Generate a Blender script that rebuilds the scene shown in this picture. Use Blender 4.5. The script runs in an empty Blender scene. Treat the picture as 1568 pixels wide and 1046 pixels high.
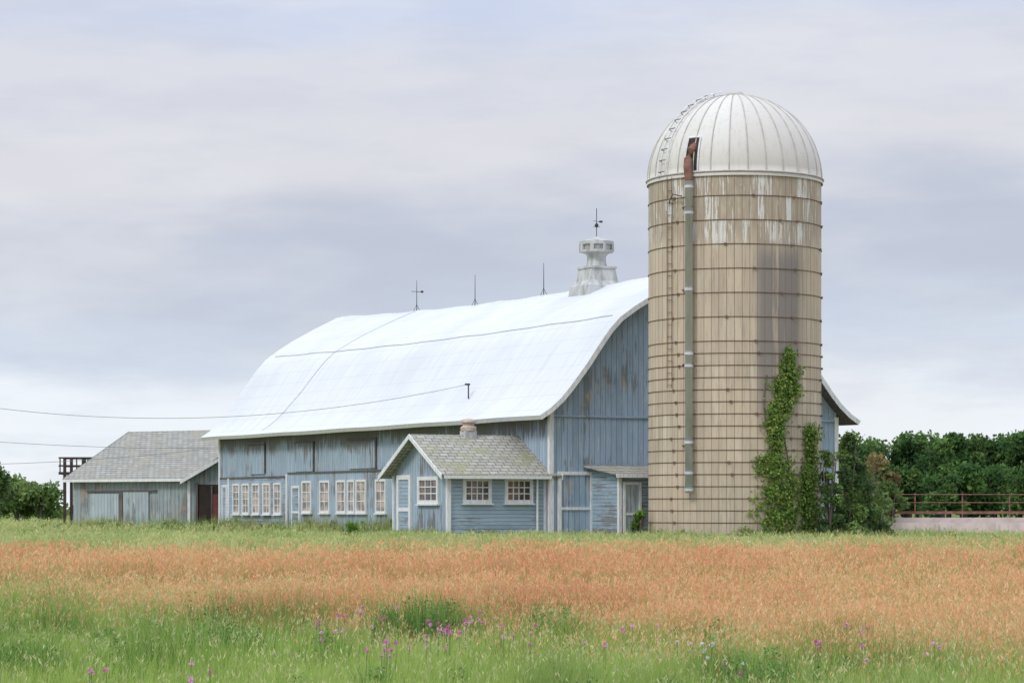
import bpy, math, random
import numpy as np
from mathutils import Vector
random.seed(7); rng=np.random.default_rng(7)
sc=bpy.context.scene
try:
    sc.view_settings.view_transform='Standard'; sc.view_settings.look='None'; sc.view_settings.exposure=0
except Exception: pass
EYE=1.25

# ---------------- node helpers ----------------
class NT:
    def __init__(s,tree): s.t=tree; s.n=tree.nodes; s.l=tree.links
    def new(s,typ,**kw):
        n=s.n.new(typ)
        for k,v in kw.items(): setattr(n,k,v)
        return n
    def put(s,inp,v):
        if hasattr(v,'is_output') or isinstance(v,bpy.types.NodeSocket): s.l.new(v,inp)
        else:
            if hasattr(inp.default_value,'__len__') and len(inp.default_value)==4 and len(v)==3: v=(*v,1)
            inp.default_value=v
    def math(s,op,a,b=None,c=None,clamp=False):
        n=s.new('ShaderNodeMath',operation=op,use_clamp=clamp)
        s.put(n.inputs[0],a)
        if b is not None: s.put(n.inputs[1],b)
        if c is not None: s.put(n.inputs[2],c)
        return n.outputs[0]
    def mix(s,f,a,b,mode='MIX'):
        n=s.new('ShaderNodeMix',data_type='RGBA',blend_type=mode)
        s.put(n.inputs[0],f); s.put(n.inputs[6],a); s.put(n.inputs[7],b)
        return n.outputs[2]
    def sep(s,v):
        n=s.new('ShaderNodeSeparateXYZ'); s.l.new(v,n.inputs[0]); return n.outputs
    def comb(s,x,y,z):
        n=s.new('ShaderNodeCombineXYZ')
        for i,v in enumerate((x,y,z)): s.put(n.inputs[i],v)
        return n.outputs[0]
    def noise(s,vec,scale,detail=4,rough=.55):
        n=s.new('ShaderNodeTexNoise'); 
        if vec is not None: s.l.new(vec,n.inputs['Vector'])
        n.inputs['Scale'].default_value=scale; n.inputs['Detail'].default_value=detail; n.inputs['Roughness'].default_value=rough
        return n.outputs['Fac']
    def rng(s,v,a,b,c=0.,d=1.):
        n=s.new('ShaderNodeMapRange',interpolation_type='SMOOTHSTEP'); s.put(n.inputs[0],v)
        for i,x in enumerate((a,b,c,d)): n.inputs[i+1].default_value=x
        return n.outputs[0]
    def mapping(s,v,scale,loc=(0,0,0)):
        n=s.new('ShaderNodeMapping'); s.l.new(v,n.inputs[0]); n.inputs['Scale'].default_value=scale; n.inputs['Location'].default_value=loc; return n.outputs[0]
def newmat(name,rough=.8,metal=0,spec=.3):
    m=bpy.data.materials.new(name); m.use_nodes=True
    t=NT(m.node_tree); b=m.node_tree.nodes['Principled BSDF']
    b.inputs['Roughness'].default_value=rough; b.inputs['Metallic'].default_value=metal
    b.inputs['Specular IOR Level'].default_value=spec
    return m,t,b
def bump(t,b,h,strength=.4,dist=.02):
    n=t.new('ShaderNodeBump'); n.inputs['Strength'].default_value=strength; n.inputs['Distance'].default_value=dist
    t.l.new(h,n.inputs['Height']); t.l.new(n.outputs[0],b.inputs['Normal'])
def plain(name,c,c2=None,scale=6,rough=.8,metal=0,stretch=(1,1,1)):
    m,t,b=newmat(name,rough,metal)
    c2=c2 or tuple(x*.7 for x in c)
    v=t.mapping(t.new('ShaderNodeTexCoord').outputs['Object'],stretch)
    t.put(b.inputs['Base Color'],t.mix(t.rng(t.noise(v,scale,6),.35,.7),c,c2))
    return m
def siding(name,paint,wood,horiz=False,bw=.2,peel=.5,top=None,warm=None):
    m,t,b=newmat(name,.85)
    o=t.new('ShaderNodeTexCoord').outputs['Object']; x,y,z=t.sep(o)
    h=t.math('ADD',x,y)
    s=t.math('DIVIDE',z if horiz else h,bw)
    fl=t.math('FLOOR',s); fr=t.math('FRACT',s)
    wn=t.new('ShaderNodeTexWhiteNoise',noise_dimensions='1D'); t.l.new(fl,wn.inputs['W']); r=wn.outputs['Value']
    if horiz: v=t.comb(t.math('MULTIPLY',h,1.2),t.math('MULTIPLY',z,14),fl)
    else: v=t.comb(t.math('MULTIPLY',h,14),t.math('MULTIPLY',z,.9),t.math('MULTIPLY',fl,3.1))
    n1=t.noise(v,1,6,.7)
    big=t.noise(o,.45,3)
    k=t.math('ADD',n1,t.math('MULTIPLY',t.math('SUBTRACT',big,.5),.9))
    k=t.math('ADD',k,t.math('MULTIPLY',t.math('SUBTRACT',r,.5),.2))
    k=t.math('ADD',k,t.rng(z,1.2,.2,0,.08))
    if top: k=t.math('ADD',k,t.rng(z,top[0],top[1],0,.3))  # more bare wood towards the eave: weathering, with overhang shade put into the colour
    mask=t.rng(k,peel,peel+.14)
    p=t.mix(r,tuple(c*.80 for c in paint),tuple(min(1,c*1.16) for c in paint))
    p=t.mix(t.math('MULTIPLY',t.noise(t.mapping(o,(1,1,.35)),2.2,4),.5),p,tuple(min(1,c*1.45+.04) for c in paint))
    p=t.mix(t.rng(t.noise(v,1.7,4,.7),.52,.68,0,.65),p,(.55,.60,.64))
    w=t.mix(t.noise(v,2.5,3),wood,tuple(c*.55 for c in wood))
    if warm: w=t.mix(t.rng(t.noise(o,1.3,2),.5,.62),w,warm)
    col=t.mix(mask,p,w)
    g=t.math('LESS_THAN',fr,.10 if not horiz else .14)
    col=t.mix(t.math('MULTIPLY',g,.58),col,tuple(c*.22 for c in paint))
    t.put(b.inputs['Base Color'],col)
    bump(t,b,t.math('SUBTRACT',t.math('MULTIPLY',fr,.5) if horiz else t.math('MULTIPLY',n1,.3),g),.5,.02)
    return m
BLUE=(.30,.385,.465)
M_blue=siding('blue_board_siding',BLUE,(.25,.25,.245),peel=.54,top=(3.3,4.4))
M_gable=siding('blue_gable_siding',(.275,.36,.455),(.28,.31,.33),peel=.57,bw=.22,warm=(.40,.34,.27))
M_clap=siding('blue_clapboard',(.295,.385,.47),(.3,.31,.32),horiz=True,bw=.13,peel=.55)
M_grey=siding('grey_shed_siding',(.27,.32,.335),(.28,.275,.26),bw=.24,peel=.5,warm=(.33,.25,.2))
M_greydoor=siding('grey_shed_door',(.34,.40,.43),(.30,.30,.29),bw=.2,peel=.6)
M_trim=plain('white_painted_trim',(.80,.81,.80),(.62,.63,.63),5,.6,stretch=(3,3,.6))
M_dark=plain('dark_interior',(.025,.022,.02),(.05,.03,.025),2)
M_wood=plain('weathered_wood',(.17,.145,.125),(.09,.075,.065),4,stretch=(3,3,.4))
M_rust=plain('rusty_iron',(.27,.14,.10),(.15,.08,.06),5)
M_galv=plain('galvanised_metal',(.56,.57,.55),(.34,.34,.32),2.4,.6,0,stretch=(2,2,.5))
M_pipe=plain('painted_steel_pipe',(.64,.66,.67),(.48,.50,.51),2,.6,0,stretch=(2,2,.4))
M_wire=plain('dark_wire',(.06,.06,.06))
M_cable=plain('grey_cable',(.26,.26,.26))
M_conc=plain('concrete_bunk',(.62,.53,.48),(.48,.42,.38),2)
def glassmat():
    m,t,b=newmat('window_glass',.08,0,.6)
    o=t.new('ShaderNodeTexCoord').outputs['Object']
    t.put(b.inputs['Base Color'],t.mix(t.rng(t.noise(o,2.2,2),.42,.6),(.05,.04,.045),(.20,.12,.10)))
    return m
M_glass=glassmat()
def pale_glass():
    m,t,b=newmat('pale_window_glass',.25,0,.6)  # panes mottled from brownish grey to pale pinkish tan
    o=t.new('ShaderNodeTexCoord').outputs['Object']
    t.put(b.inputs['Base Color'],t.mix(t.rng(t.noise(o,1.6,2),.42,.6),(.20,.18,.17),(.52,.42,.36)))
    return m
M_pale=pale_glass()
def roofwhite():
    m,t,b=newmat('white_painted_roof',.65)
    o=t.new('ShaderNodeTexCoord').outputs['Object']; x,y,z=t.sep(o)
    st=t.noise(t.comb(t.math('MULTIPLY',y,1.5),t.math('MULTIPLY',z,.25),0),2,5)
    c=t.mix(t.rng(st,.4,.75),(.70,.72,.74),(.635,.655,.68))
    c=t.mix(t.rng(t.noise(o,.3,4),.45,.7,0,.7),c,(.61,.63,.655))
    fr=t.math('FRACT',t.math('DIVIDE',y,.9)); g=t.math('LESS_THAN',fr,.035)
    h=t.math('LESS_THAN',t.math('FRACT',t.math('DIVIDE',z,.52)),.05)
    c=t.mix(t.math('MULTIPLY',t.math('MAXIMUM',g,h),.28),c,(.42,.44,.46))
    t.put(b.inputs['Base Color'],c); return m
M_roof=roofwhite()
def shingles(name,a,bcol,moss):
    m,t,b=newmat(name,.95)
    o=t.new('ShaderNodeTexCoord').outputs['Object']; x,y,z=t.sep(o)
    br=t.new('ShaderNodeTexBrick'); t.l.new(t.comb(x,t.math('MULTIPLY',z,1.9),0),br.inputs['Vector'])
    br.inputs['Scale'].default_value=1; br.inputs['Brick Width'].default_value=.34; br.inputs['Row Height'].default_value=.2
    br.inputs['Mortar Size'].default_value=.018; br.inputs['Color1'].default_value=(*a,1); br.inputs['Color2'].default_value=(*bcol,1)
    br.inputs['Mortar'].default_value=(*[c*.4 for c in a],1)
    c=t.mix(t.rng(t.noise(o,1.1,6,.7),.48,.66),br.outputs['Color'],moss)
    c=t.mix(t.rng(t.noise(t.mapping(o,(3,3,.6)),2,5),.5,.75,0,.6),c,tuple(q*.6 for q in a))
    t.put(b.inputs['Base Color'],c); bump(t,b,br.outputs['Fac'],-.5,.02); return m
M_sh=shingles('mossy_shingles',(.36,.35,.30),(.46,.445,.39),(.32,.32,.19))
M_sh2=shingles('grey_shingles',(.31,.31,.275),(.41,.405,.365),(.33,.31,.25))

# ---------------- mesh helpers ----------------
def link(o,parent=None):
    sc.collection.objects.link(o)
    if parent: o.parent=parent
    return o
def empty(name,loc=(0,0,0),rz=0):
    e=bpy.data.objects.new(name,None); e.location=loc; e.rotation_euler=(0,0,rz); e.empty_display_size=.5
    return link(e)
def mesh(name,V,F,mat,parent=None,smooth=False):
    me=bpy.data.meshes.new(name); me.from_pydata([tuple(v) for v in V],[],F); me.update()
    me.materials.append(mat)
    if smooth: me.polygons.foreach_set('use_smooth',[True]*len(me.polygons))
    return link(bpy.data.objects.new(name,me),parent)
class B:
    def __init__(s): s.V=[];s.F=[]
    def box(s,x0,x1,y0,y1,z0,z1):
        i=len(s.V)
        s.V+=[(x,y,z) for z in (z0,z1) for x,y in ((x0,y0),(x1,y0),(x1,y1),(x0,y1))]
        s.F+=[tuple(i+k for k in f) for f in ((0,3,2,1),(4,5,6,7),(0,1,5,4),(1,2,6,5),(2,3,7,6),(3,0,4,7))]
        return s
    def poly(s,pts):
        i=len(s.V); s.V+=list(pts); s.F.append(tuple(range(i,i+len(pts)))); return s
    def slab(s,pts,th):
        a=Vector(pts[0]);n=(Vector(pts[1])-a).cross(Vector(pts[2])-a).normalized()*th
        i=len(s.V);k=len(pts); s.V+=[tuple(p) for p in pts]+[tuple(Vector(p)-n) for p in pts]
        s.F.append(tuple(range(i,i+k))); s.F.append(tuple(reversed(range(i+k,i+2*k))))
        for j in range(k): s.F.append((i+j,i+k+j,i+k+(j+1)%k,i+(j+1)%k))
        return s
    def tube(s,pts,r,seg=8,cap=True):
        pts=[Vector(p) for p in pts]; base=len(s.V)
        rs=r if isinstance(r,(list,tuple)) else [r]*len(pts)
        for k,p in enumerate(pts):
            d=(pts[min(k+1,len(pts)-1)]-pts[max(k-1,0)]).normalized()
            a=d.cross(Vector((0,0,1)) if abs(d.z)<.9 else Vector((1,0,0))).normalized(); b=d.cross(a)
            for j in range(seg):
                t=2*math.pi*j/seg; s.V.append(tuple(p+(a*math.cos(t)+b*math.sin(t))*rs[k]))
        for k in range(len(pts)-1):
            for j in range(seg):
                s.F.append((base+k*seg+j,base+k*seg+(j+1)%seg,base+(k+1)*seg+(j+1)%seg,base+(k+1)*seg+j))
        if cap:
            s.F.append(tuple(base+j for j in range(seg))); s.F.append(tuple(base+(len(pts)-1)*seg+j for j in range(seg)))
        return s
    def lathe(s,prof,seg=32,c=(0,0)):
        base=len(s.V)
        for r,z in prof:
            for j in range(seg):
                t=2*math.pi*j/seg; s.V.append((c[0]+r*math.cos(t),c[1]+r*math.sin(t),z))
        for k in range(len(prof)-1):
            for j in range(seg):
                s.F.append((base+k*seg+j,base+k*seg+(j+1)%seg,base+(k+1)*seg+(j+1)%seg,base+(k+1)*seg+j))
        return s
    def make(s,name,mat,parent=None,smooth=False): return mesh(name,s.V,s.F,mat,parent,smooth)

def window(parent,axis,pos,c,w,z0,z1,cols=3,rows=2,nm='window',glass=None,fw=.09):
    f=B();g=B()
    def bx(b,a0,a1,d0,d1,zz0,zz1):
        if axis=='x': b.box(pos-d1,pos-d0,a0,a1,zz0,zz1)
        else: b.box(a0,a1,pos-d1,pos-d0,zz0,zz1)
    a0,a1=c-w/2,c+w/2
    bx(f,a0,a0+fw,-.02,.07,z0,z1); bx(f,a1-fw,a1,-.02,.07,z0,z1)
    bx(f,a0+fw,a1-fw,-.02,.065,z1-fw,z1); bx(f,a0+fw,a1-fw,-.02,.065,z0,z0+fw)
    bx(f,a0-.05,a1+.05,-.02,.12,z0-.05,z0-.002)
    for i in range(1,cols):
        q=a0+fw+(w-2*fw)*i/cols; bx(f,q-.018,q+.018,.02,.045,z0+fw,z1-fw)
    for j in range(1,rows):
        q=z0+fw+(z1-z0-2*fw)*j/rows; bx(f,a0+fw,a1-fw,.02,.042,q-.018,q+.018)
    bx(g,a0+fw*.8,a1-fw*.8,-.01,.018,z0+fw*.8,z1-fw*.8)
    f.make(nm+'_frame',M_trim,parent); g.make(nm+'_glass',glass or M_glass,parent)
def door(parent,axis,pos,c,w,z1,mat,nm='door',mid=True,fw=.1,z0=0):
    f=B();g=B()
    def bx(b,a0,a1,d0,d1,zz0,zz1):
        if axis=='x': b.box(pos-d1,pos-d0,a0,a1,zz0,zz1)
        else: b.box(a0,a1,pos-d1,pos-d0,zz0,zz1)
    a0,a1=c-w/2,c+w/2
    bx(f,a0,a0+fw,-.02,.08,z0,z1); bx(f,a1-fw,a1,-.02,.08,z0,z1); bx(f,a0+fw,a1-fw,-.02,.075,z1-fw,z1)
    if mid: bx(f,a0+fw,a1-fw,-.02,.07,z0+(z1-z0)*.47,z0+(z1-z0)*.47+fw*.8)
    bx(g,a0+fw*.8,a1-fw*.8,-.01,.035,z0,z1-fw*.8)
    f.make(nm+'_frame',M_trim,parent); g.make(nm,mat,parent)

# ================= BARN =================
TH=math.atan2(.4614,.8872); C=(1.34,91,0)
barn=empty('dairy_barn',C,TH)
L=31.8;W=12.0
half=[(-.62,4.32),(-.2,4.58),(.25,4.96),(.6,5.34),(.95,5.77),(1.3,6.2),(1.6,6.62),(1.9,7.03),(2.2,7.42),(2.6,7.83),(3.2,8.24),(3.9,8.65),(5.0,9.2),(6.0,9.68)]
prof=half+[(W-a,b) for a,b in reversed(half[:-1])]
def off(prof,t):
    out=[]
    for i,(a,b) in enumerate(prof):
        p=prof[max(i-1,0)];q=prof[min(i+1,len(prof)-1)]
        dx,dz=q[0]-p[0],q[1]-p[1]; n=math.hypot(dx,dz); out.append((a-dz/n*t,b+dx/n*t))
    return out
outer=off(prof,.17)
def sag(y,x):
    k=max(0,min(1,(L-y)/L)); hi=1-abs(x-6)/7
    return hi*(-.20*math.sin(math.pi*k)+.30*(1-k)**2+.02*math.sin(y*1.7)) +.008*math.sin(y*.9+x)
ys=np.linspace(-.55,L+.6,44)
V=[];F=[];n=len(prof)
for y in ys:
    for a,b in outer: V.append((a,y,b+sag(y,a)))
for y in ys:
    for a,b in prof: V.append((a,y,b+sag(y,a)))
m_=len(ys);o2=m_*n
for k in range(m_-1):
    for j in range(n-1):
        F.append((k*n+j,k*n+j+1,(k+1)*n+j+1,(k+1)*n+j))
mesh('roof',V[:o2],F,M_roof,barn,True)
F2=[(k*n+j,(k+1)*n+j,(k+1)*n+j+1,k*n+j+1) for k in range(m_-1) for j in range(n-1)]
mesh('roof_soffit',V[o2:],F2,M_wood,barn,True)
b=B()
for k in (0,m_-1):
    for j in range(n-1):
        b.poly([V[k*n+j],V[k*n+j+1],V[o2+k*n+j+1],V[o2+k*n+j]])
for j in (0,n-1):
    for k in range(m_-1):
        b.poly([V[k*n+j],V[(k+1)*n+j],V[o2+(k+1)*n+j],V[o2+k*n+j]])
b.make('roof_edge_trim',M_trim,barn)
b=B(); b.tube([(6,y,9.68+.15+sag(y,6)) for y in ys],.05,6); b.make('ridge_cap',M_trim,barn)
inner=[(a,bz) for a,bz in prof if .0<a<W]
def gable(y,up):
    pts=[(0,y,0),(W,y,0),(W,y,4.75)]+[(a,y,bz+.05+sag(y,a)) for a,bz in reversed(inner)]+[(0,y,4.75)]
    return pts
B().poly(gable(0,1)).make('gable_wall',M_gable,barn)
B().poly(gable(L,1)[::-1]).make('far_gable_wall',M_blue,barn)
B().poly([(0,0,0),(0,0,4.7),(0,L,4.7),(0,L,0)]).make('side_wall',M_blue,barn)
B().poly([(W,0,0),(W,L,0),(W,L,4.7),(W,0,4.7)]).make('back_side_wall',M_blue,barn)
B().box(-.025,.02,23.9,L-.02,.2,2.55).make('lower_clapboards',M_clap,barn)
b=B(); b.box(-.07,.10,-.06,.09,0,4.6); b.box(W-.09,W+.06,-.06,.09,0,4.6); b.box(-.06,.02,L-.12,L+.03,0,4.5)
b.box(-.055,.02,23.75,23.88,0,2.7); b.box(-.055,.02,30.55,30.7,0,2.6)
b.make('corner_boards',M_trim,barn)
B().box(.1,W-.1,-.045,.01,4.42,4.5).make('belt_board',M_clap,barn)
b=B(); b.box(-.05,.01,L-8,L-.1,2.56,2.64); b.box(-.05,.01,9,23.7,2.72,2.78); b.box(-.22,-.003,.2,23.6,4.36,4.44); b.make('drip_board',M_wood,barn)
b=B(); b.box(-.06,.02,26.3,28,2.75,4.15); b.box(-.06,.02,20.9,22.8,2.8,4.0); b.box(-.06,.02,14.6,17.2,2.85,3.9); b.make('loft_doors',M_blue,barn)
b=B()
for y0,y1 in ((26.3,28),(20.9,22.8),(14.6,17.2)): b.box(-.09,.0,y0-.1,y1+.1,4.0,4.06); b.box(-.08,.0,y0-.08,y0-.02,2.8,4.0)
b.make('loft_door_track',M_wood,barn)
for c in (29.6,28.45,27.25,26.0,24.75): window(barn,'x',-.03,c,.85,.98,2.35,2,4,glass=M_pale)
for c,w in ((21.6,1.0),(19.7,1.05),(18.0,.95),(17.0,.7),(16.0,1.0),(14.1,1.0)): window(barn,'x',0,c,w,1.05,2.4,2,3,glass=M_pale)
door(barn,'x',0,22.75,.9,2.2,M_clap,'side_door')
door(barn,'x',-.03,31.0,.6,2.3,M_clap,'corner_door',False)
door(barn,'y',0,.98,1.4,2.53,M_gable,'gable_door',True,.12)
b=B()
for y,h in ((23.5,1.35),(17.8,1.3),(11.7,1.3)):
    z=9.85+sag(y,6); b.tube([(6,y,z-.1),(6,y,z+h)],[.02,.009],6); b.tube([(5.85,y,z),(6,y,z+.3),(6.15,y,z)],.012,5)
y=23.5;z=9.85+sag(y,6)
b.tube([(5.75,y,z+.85),(6.3,y,z+.85)],.013,5); b.box(6.2,6.32,y-.01,y+.01,z+.81,z+.9)
b.make('lightning_rods',M_wire,barn)
def rp(v,y,h=.03):
    for i in range(len(outer)-1):
        if outer[i][0]<=v<=outer[i+1][0]:
            f=(v-outer[i][0])/(outer[i+1][0]-outer[i][0]); return (v,y,outer[i][1]*(1-f)+outer[i+1][1]*f+sag(y,v)+h)
b=B()
b.tube([rp(v,y) for v,y in zip(np.linspace(2.6,2.6,40),np.linspace(31.5,.2,40))],.010,4)
b.tube([rp(v,y) for v,y in zip(np.linspace(-.5,5.9,40),np.linspace(25.5,23.5,40))],.007,4)
b.make('lightning_cable',M_cable,barn)
p0=rp(.35,7.1)
b=B(); b.tube([p0,(p0[0],p0[1],p0[2]+.55)],.025,6); b.box(p0[0]-.13,p0[0]+.05,p0[1]-.04,p0[1]+.04,p0[2]+.5,p0[2]+.57); b.make('service_mast',M_wire,barn)
cy=7.4; zc=9.2
b=B()
def ring4(w,z): return [(6-w,cy-w,z),(6+w,cy-w,z),(6+w,cy+w,z),(6-w,cy+w,z)]
lv=[(.82,zc),(.76,9.75),(.6,9.95),(.52,10.45)]
for (w0,z0),(w1,z1) in zip(lv,lv[1:]):
    A=ring4(w0,z0);D=ring4(w1,z1)
    for i in range(4): b.poly([A[i],A[(i+1)%4],D[(i+1)%4],D[i]])
b.box(6-.66,6+.66,cy-.66,cy+.66,9.72,9.79); b.box(6-.57,6+.57,cy-.57,cy+.57,10.42,10.5)
b.make('cupola_base',M_galv,barn)
b=B().lathe([(.42,10.48),(.36,10.72),(.36,10.9),(.46,11.02)],16,(6,cy)); b.make('cupola_neck',M_galv,barn)
b=B().lathe([(.44,11.0),(.64,11.06),(.64,11.14),(.6,11.15)],16,(6,cy)); 
b.lathe([(.60,11.34),(.66,11.35),(.66,11.47),(.54,11.49),(.3,11.58),(.08,11.66),(.02,11.68)],16,(6,cy))
for i in range(8):
    t=i*math.pi/4; b.tube([(6+.63*math.cos(t),cy+.63*math.sin(t),11.06),(6+.63*math.cos(t),cy+.63*math.sin(t),11.4)],.07,5)
b.make('cupola_ventilator_rim',M_galv,barn,False)
B().lathe([(.56,11.1),(.58,11.4)],16,(6,cy)).make('cupola_louvres',plain('pale_louvre',(.52,.51,.49),(.32,.31,.30),9,stretch=(4,4,.5)),barn)
b=B(); b.tube([(6,cy,11.6),(6,cy,12.75)],.014,6); b.tube([(5.8,cy-.1,12.25),(6.24,cy+.1,12.25)],.009,5); b.box(6.16,6.26,cy-.01,cy+.08,12.22,12.29); b.tube([(5.85,cy,12.05),(6.15,cy,12.05)],.009,5)
b.lathe([(0.01,12.0),(.06,12.05),(.08,12.1),(.05,12.16),(.01,12.19)],10,(6,cy)); b.make('weathervane',M_wire,barn)

# ---------- gable buildings ----------
def gbuild(parent,x0,x1,y0,y1,ze,zr,ox,oy,wall,wallend,roof,trim=M_trim,swap=False,th=.09):
    T=(lambda p:(p[1],p[0],p[2])) if swap else (lambda p:p)
    ym=(y0+y1)/2; sl=(zr-ze)/(ym-y0)
    def P(b,pts): b.poly([T(p) for p in pts])
    b=B(); P(b,[(x0,y0,0),(x1,y0,0),(x1,y0,ze),(x0,y0,ze)]); P(b,[(x0,y1,0),(x0,y1,ze),(x1,y1,ze),(x1,y1,0)]); b.make('long_walls',wall,parent)
    b=B()
    for x in (x0,x1): P(b,[(x,y0,0),(x,y0,ze),(x,ym,zr),(x,y1,ze),(x,y1,0)])
    b.make('gable_walls',wallend,parent)
    zl=ze-oy*sl
    b=B();b2=B()
    for ya,yb in ((y0-oy,ym),(y1+oy,ym)):
        q=[T((x0-ox,ya,zl+.02)),T((x1+ox,ya,zl+.02)),T((x1+ox,yb,zr+.02)),T((x0-ox,yb,zr+.02))]
        q=[(p[0],p[1],p[2]+th) for p in q]
        nz=(Vector(q[1])-Vector(q[0])).cross(Vector(q[2])-Vector(q[0])).z
        if nz<0: q=q[::-1]
        b.slab(q,th)
        for x in (x0-ox,x1+ox):
            xa,xb=(x+.003,x+.035) if x>x0 else (x-.035,x-.003)
            z_=th+.03
            pa=[(xa,ya,zl+z_-.17),(xa,ya,zl+z_),(xa,yb,zr+z_),(xa,yb,zr+z_-.17)]
            pb=[(xb,*p[1:]) for p in pa]
            b2.F.append(tuple(len(b2.V)+i for i in (0,1,2,3)));b2.F.append(tuple(len(b2.V)+i for i in (4,5,6,7)))
            for i in range(4): b2.F.append((len(b2.V)+i,len(b2.V)+(i+1)%4,len(b2.V)+4+(i+1)%4,len(b2.V)+4+i))
            b2.V+=[T(p) for p in pa+pb]
    b.make('roof',roof,parent); b2.make('rake_boards',trim,parent)

mh=empty('milk_house',C,TH)
gbuild(mh,-3.85,-.03,.25,4.65,2.5,3.72,.42,.4,M_clap,M_blue,M_sh)
b=B(); b.box(-3.90,-3.76,.19,.34,0,2.45); b.box(-3.89,-3.80,4.6,4.7,0,2.4); b.box(-.15,-.04,.2,.3,0,2.4); b.make('corner_boards',M_trim,mh)
B().box(-4.2,-.04,-.20,-.165,2.26,2.37).make('eave_fascia',M_trim,mh)
window(mh,'y',.25,-2.75,1.1,1.42,2.3,4,3,fw=.12); window(mh,'y',.25,-1.13,1.1,1.42,2.3,4,3,fw=.12)
window(mh,'x',-3.85,1.75,1.65,1.4,2.35,3,3,fw=.13)
door(mh,'x',-3.85,3.7,1.15,2.42,M_clap,'door',True,.16)
b=B(); b.tube([(-.45,.12,.2),(-.45,.12,2.3)],.04,8); b.tube([(-.45,.12,.25),(-.7,.0,.2)],.04,8); b.make('downspout',M_trim,mh)
b=B(); b.box(-2.2,-1.75,2.23,2.67,3.55,3.98); b.make('chimney_base',M_galv,mh)
b=B(); b.lathe([(.27,3.98),(.29,4.1),(.2,4.16),(.2,4.24),(.3,4.28),(.28,4.36),(.02,4.42)],14,(-1.97,2.45)); b.make('chimney_cap',plain('clay_cap',(.50,.34,.27),(.6,.57,.52),8),mh)

ft=empty('feed_room',C,TH)
b=B(); b.poly([(1.62,-2,0),(1.62,-2,2.4),(1.62,-.03,2.62),(1.62,-.03,0)]); b.poly([(1.62,-2,0),(4.5,-2,0),(4.5,-2,2.4),(1.62,-2,2.4)]); b.poly([(4.5,-2,0),(4.5,-.03,0),(4.5,-.03,2.62),(4.5,-2,2.4)]); b.make('walls',M_clap,ft)
b=B(); b.slab([(1.3,-2.35,2.46),(4.7,-2.35,2.46),(4.7,-.05,2.76),(1.3,-.05,2.76)],.07); b.make('roof',M_sh,ft)
b=B(); b.box(1.29,4.7,-2.39,-2.355,2.3,2.44); b.box(1.56,1.68,-2.06,-1.95,0,2.3); b.make('trim',M_trim,ft)
door(ft,'y',-2,2.1,.72,2.15,M_greydoor,'door',True,.09)

# ---------- left shed ----------
al=math.radians(-33)
shed=empty('tractor_shed',(-21.5,128,0),al)
gbuild(shed,0,7.4,0,9.0,2.75,5.0,.35,.35,M_grey,M_grey,M_sh2,trim=M_wood)
b=B(); b.box(1.2,3.0,-.08,-.02,.1,1.95); b.box(3.3,4.9,-.08,-.02,.1,2.05); b.make('sliding_doors',M_greydoor,shed)
b=B(); b.box(.9,5.4,-.12,-.03,2.06,2.13); b.box(3.02,3.22,-.05,-.01,.1,1.95); b.make('door_track',M_wood,shed)
b=B(); b.box(-.35,7.7,-.39,-.352,2.52,2.66); b.make('eave_fascia',M_trim,shed)
wing=empty('shed_entry',(0,0,0),0)
gbuild(wing,121.6,126,-15.05,-10.5,2.62,3.95,.4,.35,M_grey,M_grey,M_sh2,swap=True)
b=B(); b.box(-14.6,-13.45,121.52,121.58,.1,2.35); b.make('doorway_opening',M_dark,wing)
b=B(); b.box(-14.72,-14.61,121.45,121.6,0,2.42);b.box(-13.44,-13.33,121.45,121.6,0,2.42); b.box(-14.0,-13.93,121.46,121.51,.1,2.3); b.make('doorway_frame',M_wood,wing)
b=B(); b.box(-13.9,-13.5,121.44,121.5,.2,1.9); b.make('red_door_leaf',plain('faded_red',(.22,.06,.05),(.1,.05,.05)),wing)
b=B(); b.box(-15.1,-14.97,121.53,121.65,0,2.55); b.make('corner_board',M_trim,wing)
dk=empty('wooden_platform',(-22.6,132,0),0)
b=B()
for x in (0,1.0,2.0): 
    for y in (0,2): b.box(x-.07,x+.07,y-.07,y+.07,0,3.8)
b.box(-.3,2.4,-.1,2.1,2.95,3.08)
for z in (3.35,3.75): b.box(-.3,2.4,-.09,-.03,z,z+.08); b.box(-.3,2.4,2.0,2.06,z,z+.08)
for x in np.arange(-.25,2.4,.28): b.box(x,x+.06,-.12,-.08,3.08,3.8)
b.make('frame',plain('dark_timber',(.08,.05,.045),(.04,.03,.03)),dk)

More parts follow.
